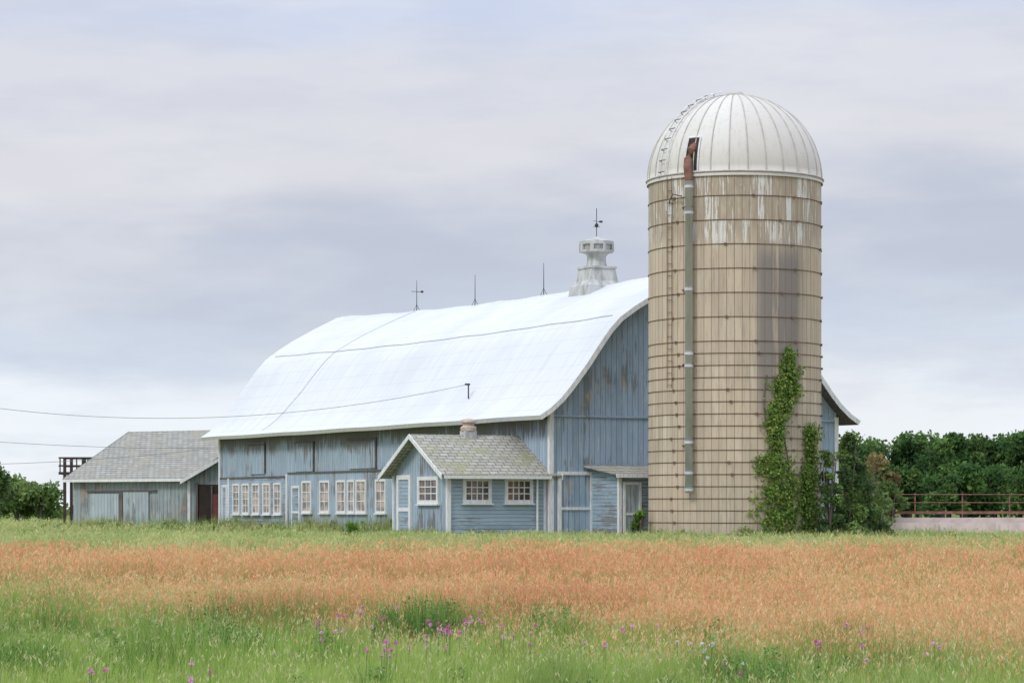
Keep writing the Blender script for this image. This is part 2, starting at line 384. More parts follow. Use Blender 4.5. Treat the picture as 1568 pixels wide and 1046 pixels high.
# ================= SILO =================
SX,SY,R,HW=7.5,88.0,2.9,12.25
silo=empty('concrete_stave_silo',(SX,SY,0))
def silomat():
    m,t,b=newmat('concrete_staves',.9)
    uv=t.new('ShaderNodeUVMap').outputs[0]; u,v,_=t.sep(uv)
    br=t.new('ShaderNodeTexBrick'); t.l.new(uv,br.inputs['Vector'])
    br.inputs['Scale'].default_value=1; br.inputs['Brick Width'].default_value=.253; br.inputs['Row Height'].default_value=.79
    br.inputs['Mortar Size'].default_value=.010; br.inputs['Mortar Smooth'].default_value=.3
    br.offset=.0
    br.inputs['Color1'].default_value=(.56,.465,.345,1); br.inputs['Color2'].default_value=(.68,.58,.445,1); br.inputs['Mortar'].default_value=(.3,.23,.17,1)
    c=br.outputs['Color']
    wn=t.new('ShaderNodeTexWhiteNoise',noise_dimensions='2D')
    t.l.new(t.comb(t.math('FLOOR',t.math('DIVIDE',u,.253)),t.math('FLOOR',t.math('DIVIDE',v,.79)),0),wn.inputs['Vector'])
    wn2=t.new('ShaderNodeTexWhiteNoise',noise_dimensions='1D'); t.l.new(t.math('FLOOR',t.math('DIVIDE',u,.253)),wn2.inputs['W'])
    c=t.mix(t.math('MULTIPLY',wn.outputs['Value'],.42),c,(.40,.33,.25))
    c=t.mix(t.math('MULTIPLY',wn2.outputs['Value'],.32),c,(.43,.37,.30))
    st=t.noise(t.comb(t.math('MULTIPLY',u,3.2),t.math('MULTIPLY',v,.22),0),1,6,.65)
    st2=t.noise(t.comb(t.math('MULTIPLY',u,7),t.math('MULTIPLY',v,.35),9),1,6,.7)
    fine=t.noise(t.comb(t.math('MULTIPLY',u,12),t.math('MULTIPLY',v,1.2),3),1,5,.7)
    ff=t.noise(t.comb(t.math('MULTIPLY',u,17),t.math('MULTIPLY',v,1.0),3),1,5,.7)
    big=t.noise(uv,.35,3)
    c=t.mix(t.rng(fine,.45,.72,0,.6),c,(.36,.29,.225))
    c=t.mix(t.rng(big,.4,.65,0,.35),c,(.64,.51,.36))
    c=t.mix(t.rng(st2,.54,.68,0,.55),c,(.30,.25,.20))
    mu=t.math('MULTIPLY',t.rng(u,.25,.7),t.rng(u,2.45,1.9))
    mv=t.math('MULTIPLY',t.rng(v,3.0,6.8),t.rng(v,10.9,9.6))
    k=t.math('MULTIPLY',mu,mv)
    k=t.math('MULTIPLY',k,t.rng(t.math('ADD',st,t.math('MULTIPLY',wn2.outputs['Value'],.25)),.38,.58,.15,.92))
    c=t.mix(k,c,(.235,.21,.195))
    k2=t.math('MULTIPLY',t.rng(st,.52,.68,0,.6),t.rng(v,12.6,9.,1,.4))
    c=t.mix(k2,c,(.29,.25,.21))
    kd=t.math('MULTIPLY',t.rng(t.math('ADD',v,t.math('MULTIPLY',st2,.8)),10.5,11.2),t.rng(fine,.36,.56,.35,.8)); c=t.mix(kd,c,(.37,.31,.235))
    kw=t.math('MULTIPLY',t.rng(t.math('ADD',v,t.math('MULTIPLY',st2,1.2)),10.6,11.2),t.rng(t.math('ADD',ff,t.math('MULTIPLY',wn.outputs['Value'],.26)),.675,.72)); c=t.mix(t.math('MULTIPLY',kw,.85),c,(.74,.73,.69))
    c=t.mix(t.math('MULTIPLY',br.outputs['Fac'],.78),c,(.22,.17,.13))
    c=t.mix(t.rng(v,1.8,.2,0,.4),c,(.34,.30,.22))
    t.put(b.inputs['Base Color'],c)
    bump(t,b,t.math('SUBTRACT',t.math('MULTIPLY',fine,.3),br.outputs['Fac']),.6,.02)
    return m
M_silo=silomat()
seg=144;V=[];F=[];UV=[]
zs=[0,HW]
me=bpy.data.meshes.new('stave_wall')
for z in zs:
    for j in range(seg+1):
        a=-math.pi+2*math.pi*j/seg; V.append((R*math.sin(a),-R*math.cos(a),z)); UV.append((a*R,z+.41))
for j in range(seg): F.append((j,j+1,seg+1+j+1,seg+1+j))
me.from_pydata(V,[],F); uvl=me.uv_layers.new(name='UVMap')
for lp in me.loops: uvl.data[lp.index].uv=UV[lp.vertex_index]
me.materials.append(M_silo); me.polygons.foreach_set('use_smooth',[True]*len(F)); link(bpy.data.objects.new('stave_wall',me),silo)
def sp(a,z,r=0): a=math.radians(a); return ((R+r)*math.sin(a),-(R+r)*math.cos(a),z)
b=B();lug=B()
hz=[HW-.02-.79*k for k in range(16)]+[HW-.02-.79*k-.395 for k in range(7,15)]
for i,z in enumerate(hz):
    if z<.1: continue
    b.tube([sp(a,z,.014) for a in np.linspace(0,360,97)],.013,5,False)
    for a0 in (-47,-8+ (i%3)*16,38,75,160,250):
        a=a0+((i*37)%11-5)*.7; p=sp(a,z,.02)
        lug.box(p[0]-.04,p[0]+.04,p[1]-.035,p[1]+.035,z-.035,z+.035)
M_hoop=plain('rusty_hoop',(.21,.135,.095),(.13,.085,.06),3)
b.make('steel_hoops',M_hoop,silo); lug.make('hoop_lugs',M_hoop,silo)
def domemat():
    m,t,b=newmat('dull_white_dome_metal',.85,0,.15)
    o=t.new('ShaderNodeTexCoord').outputs['Object']; x,y,z=t.sep(o)
    an=t.math('ARCTAN2',x,t.math('MULTIPLY',y,-1)); gi=t.math('FLOOR',t.math('SUBTRACT',t.math('DIVIDE',t.math('ADD',an,10*math.pi),2*math.pi/30),.3))
    wn=t.new('ShaderNodeTexWhiteNoise',noise_dimensions='1D'); t.l.new(gi,wn.inputs['W'])
    c=t.mix(wn.outputs['Value'],(.70,.68,.635),(.635,.61,.56))
    c=t.mix(t.rng(t.noise(t.mapping(o,(4,4,.8)),2,5,.7),.48,.72,0,.6),c,(.54,.505,.45))
    c=t.mix(t.rng(z,13.2,12.3,0,.3),c,(.58,.53,.46))
    t.put(b.inputs['Base Color'],c); return m
M_dome=domemat()
prof_d=[((R+.03)*math.cos(t),HW+2.88*math.sin(t)) for t in np.linspace(0,math.pi/2*.96,22)]
dome=B().lathe([(R+.06,HW-.16),(R+.06,HW)]+prof_d,60).make('dome',M_dome,silo,True)
b=B()
for i in range(30):
    a=2*math.pi*(i+.3)/30
    b.tube([(r*math.sin(a)*1.002,-r*math.cos(a)*1.002,z+.006) for r,z in prof_d],.021,5)
b.tube([((R+.07)*math.sin(t),-(R+.07)*math.cos(t),HW-.02) for t in np.linspace(0,2*math.pi,97)],.03,5,False)
b.lathe([(.32,HW+2.84),(.34,HW+2.90),(.26,HW+2.98),(.02,HW+3.0)],20)
b.make('dome_ribs',plain('dome_rib_metal',(.54,.51,.46),(.43,.40,.36),3,.8),silo)
def dp(a,t,off=0):
    a=math.radians(a);t=math.radians(t);r=(R+.03+off)*math.cos(t)
    return (r*math.sin(a),-r*math.cos(a),HW+(2.88+off)*math.sin(t))
ts=np.linspace(0,78,24)
def lad(s,t,o=.12):
    p=Vector(dp(-57,t,o)); a=math.radians(-57); side=Vector((math.cos(a),math.sin(a),0)); return tuple(p+side*s)
b=B()
for s in (-.2,.2): b.tube([lad(s,t) for t in ts],.022,5)
b.make('dome_ladder_rails',M_trim,silo)
b=B()
for t in np.linspace(2,76,11): b.tube([lad(-.2,t),lad(.2,t)],.018,4); b.tube([lad(-.2,t),lad(-.2,t,.0)],.015,4)
b.make('dome_ladder_rungs',plain('ladder_rung_steel',(.28,.27,.26)),silo)
H=[];A=[-38.5,-29]
for t in np.linspace(1,23,8):
    for a in np.linspace(A[0],A[1],5): H.append(dp(a,t,.012))
Fh=[(i*5+j,i*5+j+1,(i+1)*5+j+1,(i+1)*5+j) for i in range(7) for j in range(4)]
mesh('dome_hatch_opening',H,Fh,M_dark,silo)
b=B(); 
for a in A: b.tube([dp(a,t,.03) for t in np.linspace(0,23.5,8)],.03,5)
b.tube([dp(a,23.5,.03) for a in np.linspace(A[0],A[1],5)],.03,5); b.make('hatch_frame',M_trim,silo)
b=B(); pa=-33.6
b.tube([sp(pa,HW-.3,.2),sp(pa-1,HW+.15,.19),dp(pa-1.6,8,.10),dp(pa-1.2,14,.03),dp(pa+.5,19,-.12),dp(pa+2,22,-.4)],[.13,.14,.14,.14,.15,.15],12); b.make('blower_elbow',M_rust,silo)
b=B(); b.tube([sp(pa,HW-.3,.2),sp(pa,1.75,.2)],.125,14)
b.make('fill_pipe',M_pipe,silo,True)
b=B()
for z in (11.75,10.9,8.4,6.3,5.9,3.4,2.4,1.85): b.tube([sp(pa,z-.04,.2),sp(pa,z+.04,.2)],.148,14)
b.make('pipe_couplings',M_pipe,silo)
b=B()
for z in (11.1,8.4,5.95,3.3): b.tube([sp(pa-7,z,.02),sp(pa-3,z,.2),sp(pa,z-.02,.24),sp(pa+3,z,.2)],.025,6)
b.make('pipe_brackets',M_hoop,silo)
b=B(); 
for a in (-49,-53.5): b.tube([sp(a,HW-.1,.06),sp(a,5.2,.06)],.014,5)
for z in np.arange(5.3,HW-.2,.4): b.tube([sp(-49,z,.06),sp(-53.5,z,.06)],.010,4)
b.tube([sp(-52,11.3,.05),sp(-45,11.55,.25),sp(-38,11.45,.25)],.025,6)
b.make('wall_ladder',M_hoop,silo)

# ================= TERRAIN =================
def g(y,x=0):
    t=np.clip((np.asarray(y,float)-20)/65,0,1); return -1.3*(1-t*t*(3-2*t))
def wob(x,y,s,seed):
    r=np.random.default_rng(seed); v=0
    for i in range(7):
        a=r.uniform(0,6.28);f=s*r.uniform(.5,2.2);p=r.uniform(0,6.28); v=v+np.sin((x*math.cos(a)+y*math.sin(a))*f+p)
    return v/7*1.6
BD0,BDK=41.5,-.95
def bound(X,Y): return BD0+BDK*X
def groundmat():
    m,t,b=newmat('meadow_soil',1,0,0)
    o=t.new('ShaderNodeTexCoord').outputs['Object']; x,y,z=t.sep(o)
    n=t.noise(o,.35,6); n2=t.noise(o,3,5)
    bd=t.math('ADD',t.math('MULTIPLY',x,BDK),BD0)
    k=t.rng(t.math('ADD',t.math('SUBTRACT',y,bd),t.math('MULTIPLY',t.math('SUBTRACT',n,.5),10)),-3,3)
    c=t.mix(k,(.12,.18,.05),(.33,.20,.10))
    c=t.mix(t.rng(y,66,75),c,(.27,.28,.11))
    c=t.mix(t.rng(y,150,220),c,(.16,.21,.06))
    yard=t.math('MULTIPLY',t.rng(x,11.5,14),t.math('MULTIPLY',t.rng(y,98,101),t.rng(y,200,190)))
    c=t.mix(yard,c,(.56,.47,.42))
    c=t.mix(t.math('MULTIPLY',n2,.35),c,(.14,.12,.06))
    t.put(b.inputs['Base Color'],c); return m
yy=np.concatenate([np.linspace(-60,100,81),[130,200,400,1000,4000]]); xx=np.array([-3000,-400,-100,-40,0,40,100,400,3000.])
V=[(x,y,float(g(y))) for y in yy for x in xx]; nx=len(xx)
F=[(i*nx+j,i*nx+j+1,(i+1)*nx+j+1,(i+1)*nx+j) for i in range(len(yy)-1) for j in range(nx-1)]
mesh('ground',V,F,groundmat(),None,True)

# ================= VEGETATION =================
def vegmat(name,trans=.35):
    m=bpy.data.materials.new(name); m.use_nodes=True; t=NT(m.node_tree); m.node_tree.nodes.clear()
    at=t.new('ShaderNodeAttribute'); at.attribute_name='Col'
    d=t.new('ShaderNodeBsdfDiffuse'); tr=t.new('ShaderNodeBsdfTranslucent'); mx=t.new('ShaderNodeMixShader'); o=t.new('ShaderNodeOutputMaterial')
    t.l.new(at.outputs['Color'],d.inputs[0]); t.l.new(at.outputs['Color'],tr.inputs[0]); mx.inputs[0].default_value=trans
    t.l.new(d.outputs[0],mx.inputs[1]); t.l.new(tr.outputs[0],mx.inputs[2]); t.l.new(mx.outputs[0],o.inputs[0]); return m
M_veg=vegmat('leafy_foliage'); M_grass=vegmat('grass_blades',.4)
def rawmesh(name,co,sizes,idx,col,mat,parent=None):
    me=bpy.data.meshes.new(name); nv=len(co); me.vertices.add(nv); me.vertices.foreach_set('co',co.astype(np.float32).ravel())
    me.loops.add(len(idx)); me.loops.foreach_set('vertex_index',idx.astype(np.int32))
    me.polygons.add(len(sizes)); st=np.concatenate([[0],np.cumsum(sizes)[:-1]]).astype(np.int32); me.polygons.foreach_set('loop_start',st)
    try: me.polygons.foreach_set('loop_total',sizes.astype(np.int32))
    except Exception: pass
    ca=me.color_attributes.new('Col','FLOAT_COLOR','POINT'); ca.data.foreach_set('color',np.concatenate([col,np.ones((nv,1))],1).astype(np.float32).ravel())
    me.materials.append(mat); me.update(); me.validate(); return link(bpy.data.objects.new(name,me),parent)
def leaves(name,P,size,col,mat=None,parent=None,nrm=None):
    n=len(P); a=rng.normal(size=(n,3)); 
    if nrm is not None: a=nrm+.45*a
    a/=np.linalg.norm(a,axis=1)[:,None]; r=rng.normal(size=(n,3)); u=np.cross(a,r); u/=np.linalg.norm(u,axis=1)[:,None]; v=np.cross(a,u)
    s=(size*rng.uniform(.6,1.3,n))[:,None]
    co=np.stack([P-u*s,P-v*s*.55+a*s*.12,P+u*s,P+v*s*.55+a*s*.12],1).reshape(-1,3)
    idx=np.arange(4*n); return rawmesh(name,co,np.full(n,4),idx,np.repeat(col,4,0),mat or M_veg,parent)
def grass(name,X,Y,H,Wd,cb,ct,head=None,headcol=None,lean=.2):
    n=len(X); Z=g(Y); az=rng.uniform(0,2*np.pi,n); wx=np.cos(az)*Wd/2; wy=np.sin(az)*Wd/2
    la=rng.uniform(0,2*np.pi,n); ln=H*np.abs(rng.normal(.2,lean,n)); lx=np.cos(la)*ln+H*.04; ly=np.sin(la)*ln
    z0=Z-.03
    v0=np.stack([X-wx,Y-wy,z0],1);v1=np.stack([X+wx,Y+wy,z0],1)
    v2=np.stack([X+wx*.8+lx*.35,Y+wy*.8+ly*.35,Z+H*.6],1);v3=np.stack([X-wx*.8+lx*.35,Y-wy*.8+ly*.35,Z+H*.6],1)
    v4=np.stack([X+lx,Y+ly,Z+H],1)
    co=np.stack([v0,v1,v2,v3,v4],1).reshape(-1,3)
    base=np.arange(n)[:,None]*5; idx=(base+np.array([0,1,2,3,3,2,4])).ravel(); sizes=np.tile([4,3],n)
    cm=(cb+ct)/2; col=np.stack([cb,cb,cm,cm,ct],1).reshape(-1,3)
    if head is not None and head.any():
        for q in range(3):
            k=np.where(head)[0]; m=len(k); sc_=1+np.maximum(0,Y[k]-45)/60
            hh=rng.uniform(.025,.07,m)*sc_; hw=rng.uniform(.004,.011,m)*sc_
            f=rng.uniform(-.12,.04,m)[:,None]
            t=v4[k]+(v4[k]-v3[k])*f*1.8+np.stack([rng.normal(0,.012,m)*sc_,rng.normal(0,.012,m)*sc_,rng.uniform(-.02,.05,m)],1)
            az=rng.uniform(0,np.pi*2,m); dx=np.cos(az)*hw;dy=np.sin(az)*hw
            s=np.stack([rng.normal(0,.5,m)*hh,rng.normal(0,.5,m)*hh,hh],1)
            mid=t+s*.1; dd=np.stack([dx,dy,0*dx],1)
            hv=np.stack([t-s*.5,mid+dd,t+s*.7,mid-dd],1).reshape(-1,3)
            off=len(co); co=np.concatenate([co,hv]); idx=np.concatenate([idx,off+np.arange(4*m)]); sizes=np.concatenate([sizes,np.full(m,4)])
            col=np.concatenate([col,np.repeat(headcol[k]*rng.uniform(.75,1.18,(m,1)),4,0)])
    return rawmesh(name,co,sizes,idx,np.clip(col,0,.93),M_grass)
def pts(n,y0,y1,hw):
    Y=rng.uniform(y0,y1,n*2); X=rng.uniform(-1,1,n*2)*hw(y1); k=np.abs(X)<hw(Y); return X[k][:n],Y[k][:n]
GREEN=np.array([.38,.54,.11]);GREEN2=np.array([.58,.70,.21]);DG=np.array([.115,.23,.065]);YG=np.array([.68,.74,.27])
OR=np.array([.84,.43,.20]);OR2=np.array([.91,.60,.35]);RED=np.array([.68,.29,.17]);OLV=np.array([.46,.54,.19]);PALE=np.array([.72,.68,.36])
def field(name,n,y0,y1,hw,wd):
    X,Y=pts(n,y0,y1,hw); n=len(X)
    bd=bound(X,Y)+wob(X,Y,.35,3)*3.2+wob(X,Y,1.1,13)*2.4+rng.normal(0,3.0,n); orange=Y>bd
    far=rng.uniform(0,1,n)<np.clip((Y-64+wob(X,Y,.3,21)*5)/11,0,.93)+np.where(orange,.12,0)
    r=rng.uniform(0,1,(n,1)); p=wob(X,Y,.9,5)[:,None]; p2=wob(X,Y,.25,9)[:,None]; p3=wob(X,Y,2.6,31)[:,None]; p4=wob(X,Y,5.5,47)[:,None]
    cg=GREEN*(1-r)+GREEN2*r; dk=np.clip(.6*p+.4*p2+.5*p3+.3*p4-.05,0,.9); cg=cg*(1-dk)+DG*dk
    yk=np.clip((33-Y)/5,0,1)[:,None]*.45+np.clip(-.5*p-.2*p4,0,.5); cg=cg*(1-yk)+YG*yk
    co=OR*(1-r)+OR2*r; kr=np.clip(.5*p2+.4*p+.35*p3+.25*p4+.1,0,.85); co=co*(1-kr)+RED*kr
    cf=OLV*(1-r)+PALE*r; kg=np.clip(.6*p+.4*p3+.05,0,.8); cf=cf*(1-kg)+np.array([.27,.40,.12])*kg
    gp=.22+np.clip(-.35*p-.25*p2,0,.35)[:,0]
    mixg=(rng.uniform(0,1,n)<gp)[:,None]; co_b=np.where(mixg,GREEN2*.85,co)
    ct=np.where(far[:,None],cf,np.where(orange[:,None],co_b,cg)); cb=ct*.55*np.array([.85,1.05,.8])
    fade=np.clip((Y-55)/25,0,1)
    H=np.where(orange,.46-.18*fade,.47)*(1+.22*rng.normal(size=n))*(1+.28*p[:,0]+.18*p3[:,0])
    H=np.where(~orange&(dk[:,0]>.4),H*1.35,H)
    H=np.clip(H,.12,np.where(orange,.66-.25*fade,.88)); H=H*np.where((Y>95)&(X<0),1.35,1)
    head=((orange&(rng.uniform(0,1,n)<np.where(far,.30,.5)))|((~orange)&(rng.uniform(0,1,n)<.06)))
    tall=head&(rng.uniform(0,1,n)<.04)
    H=np.where(head,H*1.12,H); H=np.where(tall,H*1.25,H); Wd=np.where(head,.0035,.0085)*wd*rng.uniform(.5,1.5,n)
    hc=np.where(far[:,None],cf*1.05,np.where(orange[:,None],co*1.1,np.array([.60,.60,.30])))
    k=((X-SX)**2+(Y-SY)**2>R*R)
    lu=(X-C[0])*-.4614+(Y-C[1])*.8872; lv=(X-C[0])*.8872+(Y-C[1])*.4614
    k&=~((lu>-.1)&(lu<L)&(lv>-.1)&(lv<W)); k&=~((lu>.2)&(lu<4.7)&(lv>-3.9)&(lv<0)); k&=~((lu>-2)&(lu<0)&(lv>1.6)&(lv<4.5))
    k&=~((X>12.0)&(Y>98))
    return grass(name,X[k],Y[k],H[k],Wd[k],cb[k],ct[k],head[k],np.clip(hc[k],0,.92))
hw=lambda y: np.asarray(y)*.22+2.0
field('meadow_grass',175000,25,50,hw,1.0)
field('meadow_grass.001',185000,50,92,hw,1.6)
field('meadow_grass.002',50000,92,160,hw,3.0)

def clump(P,N,c,rad,ht,n,cols,flat=.8):
    out=[];col=[]
    for i in range(N):
        a=rng.uniform(0,6.28);q=rng.uniform(0,1)**.5*rad*.75; z=rng.uniform(.12,.9)*ht
        lc=np.array([c[0]+math.cos(a)*q*(1.15-z/ht*.75),c[1]+math.sin(a)*q*(1.15-z/ht*.75),c[2]+z]); lr=rad*rng.uniform(.22,.45)
        d=rng.normal(size=(n,3)); d/=np.linalg.norm(d,axis=1)[:,None]; rr=lr*rng.uniform(.45,1.2,n)[:,None]
        out.append(lc+d*rr*np.array([1,1,flat])); r=rng.uniform(0,1,(n,1)); base=cols[rng.integers(len(cols))]
        col.append(np.array(base)*(0.7+.6*r)*rng.uniform(.75,1.25))
    P[0].append(np.concatenate(out)); P[1].append(np.concatenate(col))
GT=[(.085,.165,.055),(.11,.20,.06),(.065,.13,.045),(.14,.235,.07)]
def treeline(name,xs,Yf,hf,rf,cols,nl=16,n=230,size=.3):
    acc=([],[]); tr=B()
    for x in xs:
        y=Yf+rng.uniform(-10,10); h=hf(x)*rng.uniform(.95,1.04); r=rf*rng.uniform(.85,1.2)
        clump(acc,nl,(x,y,h*.10),r,h*.90,n,cols)
        tr.tube([(x,y,0),(x+.1,y,h*.35),(x+.3,y,h*.7)],[.28,.2,.08],7)
        for a in range(4):
            t=a*1.6+x; tr.tube([(x+.1,y,h*(.3+.08*a)),(x+math.cos(t)*r*.6,y+math.sin(t)*r*.6,h*(.55+.08*a))],[.1,.03],5)
    P=np.concatenate(acc[0]);P[:,2]=np.maximum(P[:,2],.1)
    e=empty(name); leaves('foliage',P,size,np.concatenate(acc[1]),None,e); tr.make('trunks',M_wood,e); return e
treeline('distant_trees',np.arange(32,88,1.45),262,lambda x:7.6+.35*math.sin(x*.5)+min(1.6,(x-29)*.09),3.0,GT,26,190,.25)
treeline('distant_trees.001',np.arange(31,90,2.2),246,lambda x:5.2,2.7,GT,16,180,.25)
LT=[(.16,.24,.08),(.13,.21,.065),(.19,.27,.09)]
treeline('distant_trees.002',np.arange(-88,-36,2.3),240,lambda x:3.5+.5*math.sin(x*.5),2.4,LT,14,180,.22)
treeline('tree',[-44.6],236,lambda x:5.2,1.8,[(.14,.22,.08),(.12,.19,.07)],22,120,.18)
def shrub(name,items,cols,size,trunk=True):
    acc=([],[]);tr=B()
    for (x,y,r,h,N,n) in items:
        clump(acc,N,(x,y,0),r,h,n,cols)
        for k in range(4):
            a=k*1.57+.4; tr.tube([(x,y,0),(x+.25*r*math.cos(a),y+.25*r*math.sin(a),h*.45),(x+.5*r*math.cos(a),y+.5*r*math.sin(a),h*.85)],[.05,.035,.012],5)
    e=empty(name); P=np.concatenate(acc[0]); P[:,2]=np.maximum(P[:,2],.05); leaves('foliage',P,size,np.concatenate(acc[1]),None,e); tr.make('stems',M_wood,e)
SG=[(.13,.20,.08),(.17,.26,.08),(.09,.15,.06),(.20,.30,.09)]
shrub('bush',[(11.25,87.0,.75,4.0,24,170),(10.45,86.0,.55,3.6,18,160),(11.8,87.4,.6,2.6,12,160),(11.0,86.6,1.0,1.5,14,180),(12.3,88,.6,1.4,8,140)],SG,.065)
shrub('small_tree',[(15.2,112,1.4,3.7,16,180),(16.5,114,1.1,2.9,10,170)],[(.14,.21,.07),(.22,.18,.08),(.12,.18,.06)],.12)
shrub('bush.001',[(4.25,87.3,.42,1.25,9,120),(-5.4,86.6,.5,.75,7,90)],[(.13,.24,.05),(.17,.30,.06)],.06)
def vine():
    P=[];N=[];Cc=[];st=B()
    for i in range(820):
        z=rng.uniform(.1,6.35)
        cx=25+3.5*math.sin(z*1.3)+(4 if z>4.6 else 0)-(2 if z<3 else 0); wdt=9 if 4.4<z<6 else (3.+2.5*abs(math.sin(z*2)) if z>2.9 else 12+ (2.9-z)*4)
        if z>6.0: wdt*=.6
        a=cx+rng.normal(0,.5)*wdt
        if math.sin(a*.9+z*2.3)*math.sin(a*.35-z*1.7)>.2: continue
        k=15; aa=math.radians(a)+rng.normal(0,.035,k); zz=z+rng.normal(0,.1,k); rr=R+np.abs(rng.normal(.08,.09,k))
        P.append(np.stack([rr*np.sin(aa),-rr*np.cos(aa),zz],1)); N.append(np.stack([np.sin(aa),-np.cos(aa),aa*0+.4],1))
        base=np.array([(.17,.27,.07),(.22,.33,.075),(.11,.19,.05),(.28,.36,.09)][rng.integers(4)]); Cc.append(base*rng.uniform(.7,1.3,(k,1)))
    for i in range(230):
        z=rng.uniform(.2,3.9); a=50+rng.normal(0,6); k=15
        if z>2.6: a=53+rng.normal(0,3)
        aa=math.radians(a)+rng.normal(0,.04,k); zz=z+rng.normal(0,.12,k); rr=R+np.abs(rng.normal(.12,.12,k))
        P.append(np.stack([rr*np.sin(aa),-rr*np.cos(aa),zz],1)); N.append(np.stack([np.sin(aa),-np.cos(aa),aa*0+.4],1)); Cc.append(np.array([.16,.25,.06])*rng.uniform(.6,1.5,(k,1)))
    e=empty('climbing_vine',(SX,SY,0)); P=np.concatenate(P);P[:,2]=np.maximum(P[:,2],.03)
    leaves('foliage',P,.055,np.concatenate(Cc),None,e,np.concatenate(N))
    for a0 in (17,24,30,47): st.tube([sp(a0+3*math.sin(z*1.4+a0),z,.03) for z in np.linspace(0,5.6 if a0<40 else 3.4,20)],.018,5)
    st.make('stems',M_wood,e)
vine()
acc=([],[])
wl=[(-1.45,40,.5,1.05,14),(-1.05,40.6,.4,.9,9),(-1.9,40.3,.35,.8,7),(-4.2,37,.6,.85,12),(-3.7,36.4,.4,.75,7),(.5,40,.45,.8,9),(.9,40.4,.3,.75,5),(3.1,31,.45,.85,10),(2.7,31.6,.3,.7,6),(-6.4,34,.7,.8,11),(-7.1,33,.6,.8,9),(-5.6,44,.6,.6,6),(-2.6,36.6,.4,.65,7),(1.7,29.5,.4,.6,6)]
for i in range(30): wl.append((rng.uniform(-8,5),rng.uniform(28,42),rng.uniform(.2,.4),rng.uniform(.45,.66),4))
for x,y,r,h,N in wl:
    clump(acc,N,(x,y,float(g(y))),r,h*.92,45,[(.19,.31,.09),(.14,.24,.075),(.27,.39,.14)],1.3)
e=empty('leafy_weeds'); leaves('foliage',np.concatenate(acc[0]),.024,np.concatenate(acc[1]),None,e)
X=[];Y=[];H=[];CC=[]
for x,y,r,h,N in wl:
    m=N*26; X.append(x+rng.normal(0,r*.6,m));Y.append(y+rng.normal(0,r*.6,m));H.append(h*rng.uniform(.6,1.08,m)); CC.append(np.array([.20,.34,.09])*rng.uniform(.7,1.6,(m,1)))
X=np.concatenate(X);Y=np.concatenate(Y);H=np.concatenate(H);CC=np.concatenate(CC)
o=grass('shoots',X,Y,H,np.full(len(X),.012),CC*.6,CC); o.parent=e
acc=([],[]);X=[];Y=[];H=[];CC=[]
def wallweed(x,y,h):
    clump(acc,3,(x,y,0),.26,h,45,[(.19,.26,.08),(.27,.33,.12),(.32,.32,.13)],1.4)
    m=80; X.append(x+rng.normal(0,.45,m));Y.append(y+rng.normal(0,.3,m));H.append(h*rng.uniform(.6,1.4,m)); CC.append(np.array([(.34,.44,.15),(.50,.50,.22),(.26,.36,.12)][rng.integers(3)])*rng.uniform(.8,1.3,(m,1)))
for i in range(80):
    u=rng.uniform(-1,31) ; v=-rng.uniform(.4,1.3)-(3.9 if .0<u<4.8 else 0); wallweed(C[0]-.4614*u+.8872*v,C[1]+.8872*u+.4614*v,rng.uniform(.35,.62)*(.8 if u<6 else 1.45))
for i in range(50): wallweed(rng.uniform(3,17),84.2+rng.uniform(-.9,.9),rng.uniform(.3,.56))
for i in range(34):
    x=rng.uniform(-22,-13); wallweed(x,119+rng.uniform(-2,1)-(x+17)*.3,rng.uniform(.45,.8))
e=empty('wall_weeds'); leaves('foliage',np.concatenate(acc[0]),.04,np.concatenate(acc[1]),None,e)
X=np.concatenate(X);Y=np.concatenate(Y);H=np.concatenate(H);CC=np.concatenate(CC)
o=grass('shoots',X,Y,H,np.full(len(X),.02),CC*.7,CC); o.parent=e
fl=[(-1.84,40),(-2.33,39),(-2.38,36),(-.92,35.5),(-1.1,36),(-.72,38.7),(-.47,38),(-.08,35),(.23,34.7),(-1.59,32.7),(-1.42,33),(1.65,35.5),(3.57,32),(4.26,31.8),(2.47,30.3),(3.84,33),(-3.5,28.3),(-3.6,27.7),(-4.5,28),(5.3,33),(1.03,34),(-2.1,38.2),(-1.2,35.2),(4.9,36),(-1.0,34.6),(-2.6,35.6),(-.8,39.2),(-.75,35.3),(-1.7,33.3)]
wh=[(2.39,32.3),(2.33,31.9),(2.15,33)]
P=[];Cc=[];st=B()
for lst,kinds in ((fl,[(.84,.28,.58),(.88,.42,.68),(.76,.19,.50)]),(wh,[(.85,.85,.82)])):
    for x,y in lst:
        for k in range(rng.integers(2,5)):
            fx=x+rng.normal(0,.13);fy=y+rng.normal(0,.6);z=float(g(fy)); h=rng.uniform(.55,.82)
            st.tube([(fx,fy,z),(fx+.02,fy,z+h)],.004,4)
            n=14; d=rng.normal(size=(n,3)); d/=np.linalg.norm(d,axis=1)[:,None]
            P.append(np.array([fx+.02,fy,z+h])+d*np.array([.032,.032,.028])*rng.uniform(.45,1.1)); Cc.append(np.array(kinds[rng.integers(len(kinds))])*rng.uniform(.75,1.15,(n,1)))
e=empty('wildflowers'); leaves('blossoms',np.concatenate(P),.019,np.clip(np.concatenate(Cc),0,.9),None,e); st.make('stems',plain('stem_green',(.18,.28,.09)),e)

